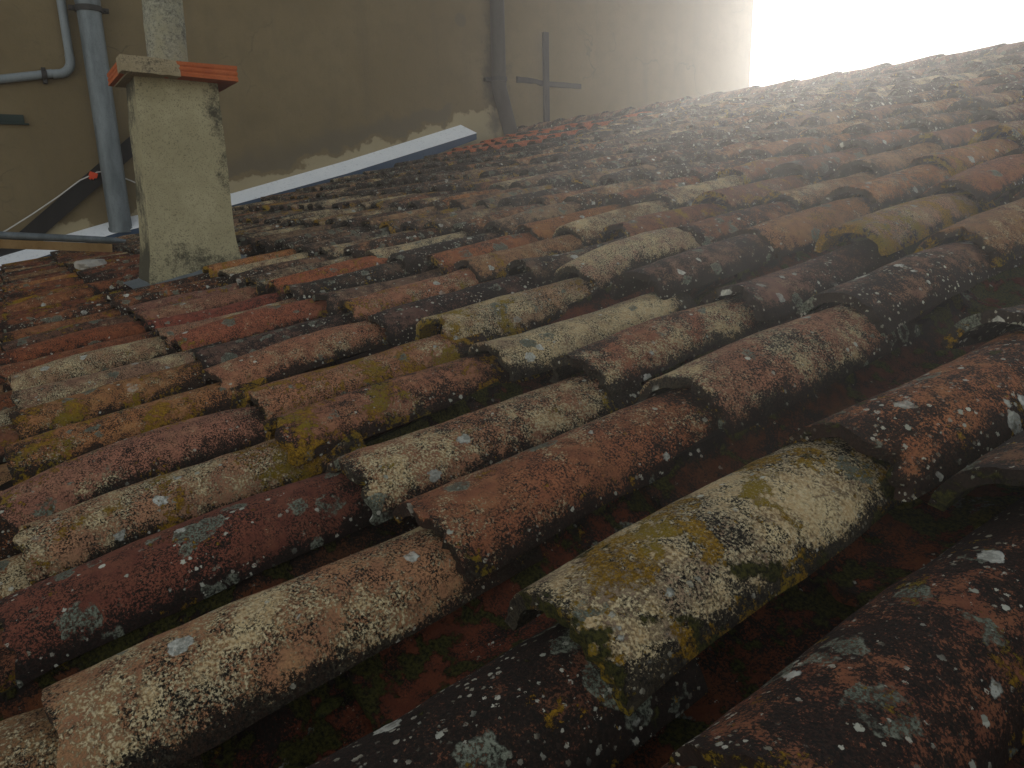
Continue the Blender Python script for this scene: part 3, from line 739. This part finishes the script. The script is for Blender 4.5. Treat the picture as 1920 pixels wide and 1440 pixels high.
for zi in range(60):
    z = -.12+1.122*zi/59
    for (z0, e0), (z1, e1) in zip(prof_, prof_[1:]):
        if z0 <= z <= z1+1e-6: e = e0+(e1-e0)*(z-z0)/(z1-z0); break
    lean = .022*z
    x0, x1, y0, y1 = CHX0-e+.012+lean, CHX1+e-.012+lean*.75, CHY0-e*.7, CHY1+e*.7
    ring = []
    for k_ in range(4*NS):
        s_, u_ = divmod(k_, NS); u_ /= NS
        x, yv = [(x0+(x1-x0)*u_, y0), (x1, y0+(y1-y0)*u_), (x1-(x1-x0)*u_, y1), (x0, y1-(y1-y0)*u_)][s_]
        cr = 0
        cx_, cy_ = (x0+x1)/2, (y0+y1)/2
        dx, dy = x-cx_, yv-cy_
        w_ = .005*noise.noise((x*9, yv*9, z*7))+.002*noise.noise((x*40, yv*40, z*40))
        l_ = math.hypot(dx, dy)
        ring.append(bm.verts.new((x+dx/l_*(w_-cr*.5), yv+dy/l_*(w_-cr*.5), z)))
    if prev:
        for k_ in range(4*NS): bm.faces.new((prev[k_], prev[(k_+1) % (4*NS)], ring[(k_+1) % (4*NS)], ring[k_]))
    prev = ring
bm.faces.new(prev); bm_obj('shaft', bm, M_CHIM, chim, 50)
# cap: hollow clay blocks side by side, the left half of the front buttered with cement
cz0, cz1 = 1.0065, 1.055
XA, XB, YA, YB = .882, 1.318, 2.935, 3.385
def slab(x0, x1, y0, y1, name, mat, grooves):
    bm = bmesh.new(); nz = 9; pts = []
    for q in range(nz+1):
        f = q/nz; z = cz0+(cz1-cz0)*f
        g = .0035 if (grooves and q in (3, 6)) else 0
        pts.append((z, g))
    prev = None
    for z, g in pts:
        tilt = -.035*(0) 
        ring = [bm.verts.new((x, yv, z-.016*((x-XA)/(XB-XA))*(1-(z-cz0)/(cz1-cz0)*.75))) for x, yv in ((x0+g, y0+g), (x1-g, y0+g), (x1-g, y1-g), (x0+g, y1-g))]
        if prev:
            for k_ in range(4): bm.faces.new((prev[k_], prev[(k_+1) % 4], ring[(k_+1) % 4], ring[k_]))
        else: bm.faces.new(ring[::-1])
        prev = ring
    bm.faces.new(prev)
    o = bm_obj(name, bm, mat, None, 30)
    return o
cap = bm_obj('cap', (lambda b_: (box(b_, XA+.02, XB-.02, YA+.02, YB-.02, cz0-.006, cz1-.008), b_)[1])(bmesh.new()), M_CAPC, chim)
for (y0, y1) in ((YA, YA+.148), (YA+.151, YA+.299), (YA+.302, YB)):
    o = slab(XA, XB, y0, y1, 'brick', M_BRICK, True); o.parent = cap; o.matrix_parent_inverse = parent_inv(cap)
bm = bmesh.new(); prev = None
for q in range(17):
    f = q/16; x = XA-.004+.215*f
    th_ = .007*(1-f**6)+.001; zz0 = cz0-.004-.016*(x-XA)/(XB-XA)+.003*noise.noise((x*30, 0, 0)); zz1 = cz1+.007*(1-f**4)+.002*noise.noise((x*40, 4, 0)) - .004*f
    ring = [bm.verts.new(p) for p in ((x, YA-th_, zz0), (x, YA+.1, zz0+.004), (x, YA+.1, zz1), (x, YA-th_+.003, zz1))]
    if prev:
        for k_ in range(4): bm.faces.new((prev[k_], prev[(k_+1) % 4], ring[(k_+1) % 4], ring[k_]))
    else: bm.faces.new(ring[::-1])
    prev = ring
bm.faces.new(prev); o = bm_obj('cement_render', bm, M_CAPC, None, 40); o.parent = cap; o.matrix_parent_inverse = parent_inv(cap)
# flue
fx, fy = 1.105, 3.22
bm = bmesh.new()
zs = [1.04, 1.06, 1.075, 1.1, 1.15, 1.2, 1.225, 1.24, 1.26, 1.3, 1.6, 1.9]
rs = [.090, .084, .082, .081, .0805, .0805, .082, .0822, .081, .080, .080, .080]
tube(bm, [(fx+.03*(z-1.05), fy, z) for z in zs], .08, 28, rs=rs)
bm_obj('flue', bm, M_FLUE, chim, 60)
bm = bmesh.new(); tube(bm, [(fx+.025, fy, 1.9), (fx+.025, fy, 1.96)], .1, 24); bm_obj('flue_cap', bm, M_FLUE, chim)
# lead apron round the foot
M_LEAD = metal_mat('lead_sheet', (.12, .145, .155), (.19, .215, .225), .55, .2, 10)
bm = bmesh.new()
def apron(a0, a1, b0, b1, n0, n1):
    pass
b0_ = VV.dot(Vector((CHX0, 0, CHX0*math.tan(TH))))
bl, br_ = b0_-.035, b0_+.42
rows = []
for (y_, n_) in ((CHY0-.050, -.052), (CHY0-.018, -.034), (CHY0+.03, -.026), (CHY1+.02, -.026)):
    rows.append([bm.verts.new(roof(y_, bl-.05+(br_-bl+.03)*q/16, n_+.005*noise.noise((q*.7, y_*9, 0)))) for q in range(17)])
for A_, B_ in zip(rows, rows[1:]):
    for q in range(16): bm.faces.new((A_[q], A_[q+1], B_[q+1], B_[q]))
geo = bmesh.ops.extrude_face_region(bm, geom=bm.faces[:])
bmesh.ops.translate(bm, vec=UP*-.003, verts=[g for g in geo['geom'] if isinstance(g, bmesh.types.BMVert)])
bmesh.ops.recalc_face_normals(bm, faces=bm.faces)
bm_obj('lead_apron', bm, M_LEAD, chim, 40)

# ------------------------------------------------------------------ batten with a metal cover, left of the chimney
M_TIMBER = metal_mat('weathered_timber', (.20, .115, .04), (.30, .19, .08), .8, 0, 7, (.05, .03, .02), .08)
YB_ = 4.9
e0 = at_y(-40, 439, YB_); e1 = at_y(236, 452, YB_)
bt = empty('timber_batten', (e1.x-.5, YB_, e1.z-.1), 'ochre timber batten under a grey metal tube lying at the left behind the chimney', 'batten')
dd = (e1-e0).normalized()
bm = bmesh.new(); bar(bm, e0-dd*.9+Vector((0, 0, -.052)), e1-dd*.09+Vector((0, 0, -.047)), .05, .06, Vector((0, -1, 0))); bm_obj('batten', bm, M_TIMBER, bt)
bm = bmesh.new(); tube(bm, [e0-dd*.9, e1-dd*.3, e1-dd*.08, e1], .022, 14, rs=[.023, .022, .021, .010]); bm_obj('metal_tube', bm, M_GALV, bt)
bm = bmesh.new(); box(bm, e0.x-.75, e0.x-.67, YB_-.035, YB_+.035, -.35, e0.z-.08, .004); bm_obj('prop', bm, M_TIMBER, bt)

# loose mortar piece behind the batten
a_, b_ = at_roof(172, 492, .01)
p = roof(a_, b_, -.005)
bm = bmesh.new()
bmesh.ops.create_icosphere(bm, subdivisions=3, radius=1)
for v_ in bm.verts:
    k_ = 1+.35*noise.noise(v_.co*1.7)+.1*noise.noise(v_.co*5)
    v_.co = Vector((v_.co.x*.085*k_, v_.co.y*.12*k_, max(-.02, min(.03, v_.co.z*.045*k_))))
bmesh.ops.translate(bm, vec=p, verts=bm.verts)
M_MORT = plaster_mat('mortar', (.34, .31, .26), (.44, .41, .35), (.08, .07, .06), .05, 14)
tag(bm_obj('mortar_lump', bm, M_MORT), 'broken pale mortar lump lying on tiles left of the chimney', 'mortar')

# ------------------------------------------------------------------ moss cushions in the channels
M_MOSS, t, b = new_mat('moss_green'); tc = t.n('ShaderNodeTexCoord'); v = tc.outputs['Object']
n1 = t.noise(v, 240, 4, .7); n2 = t.noise(v, 9, 3)
t.put(b.inputs['Base Color'], t.mix(t.step(n1, .35, .65), t.mix(t.step(n2, .4, .6), (.014, .018, .004), (.03, .026, .005)), t.mix(t.step(n2, .4, .6), (.075, .085, .014), (.15, .115, .018))))
bp = t.n('ShaderNodeBump'); bp.inputs['Distance'].default_value = .006; t.put(bp.inputs['Height'], n1); t.put(b.inputs['Normal'], bp.outputs[0])
r = random.Random(77)
bm0 = bmesh.new(); bmesh.ops.create_icosphere(bm0, subdivisions=2, radius=1)
base_v = [v_.co.copy() for v_ in bm0.verts]; base_f = [tuple(w.index for w in f.verts) for f in bm0.faces]; bm0.free()
V, F = [], []
for q in chans:
    s_, i, j, mtx, _, L_, mid2 = q
    d = (mid2-CAM).length
    if s_ <= 0 or d > 3.2: continue
    for k_ in range(r.choice((0, 1, 2, 3, 5)) if d < 2 else r.choice((0, 0, 1, 2))):
        x = r.choice((-1, 1))*r.uniform(.0, .062); y = r.uniform(.02, .42); rad = r.uniform(.005, .016)
        z = .018+.050*(1-math.cos(abs(x)/.084*RAD(80)))/(1-math.cos(RAD(80)))
        seed = r.uniform(0, 99); st_ = r.uniform(1.0, 2.0)
        o0 = len(V)
        for c_ in base_v:
            m_ = 1+.55*noise.noise(c_*1.8+Vector((seed, 0, 0)))+.2*noise.noise(c_*5+Vector((0, seed, 0)))
            V.append(tuple(mtx @ Vector((x+c_.x*rad*m_, y+c_.y*rad*st_*m_, z-.004+c_.z*rad*.45*m_))))
        F += [tuple(w+o0 for w in f) for f in base_f]
me = bpy.data.meshes.new('moss_cushions'); me.from_pydata(V, [], F); me.update()
for p_ in me.polygons: p_.use_smooth = True
tag(mesh_obj('moss_cushions', me, M_MOSS, roof_t), kind='stuff')
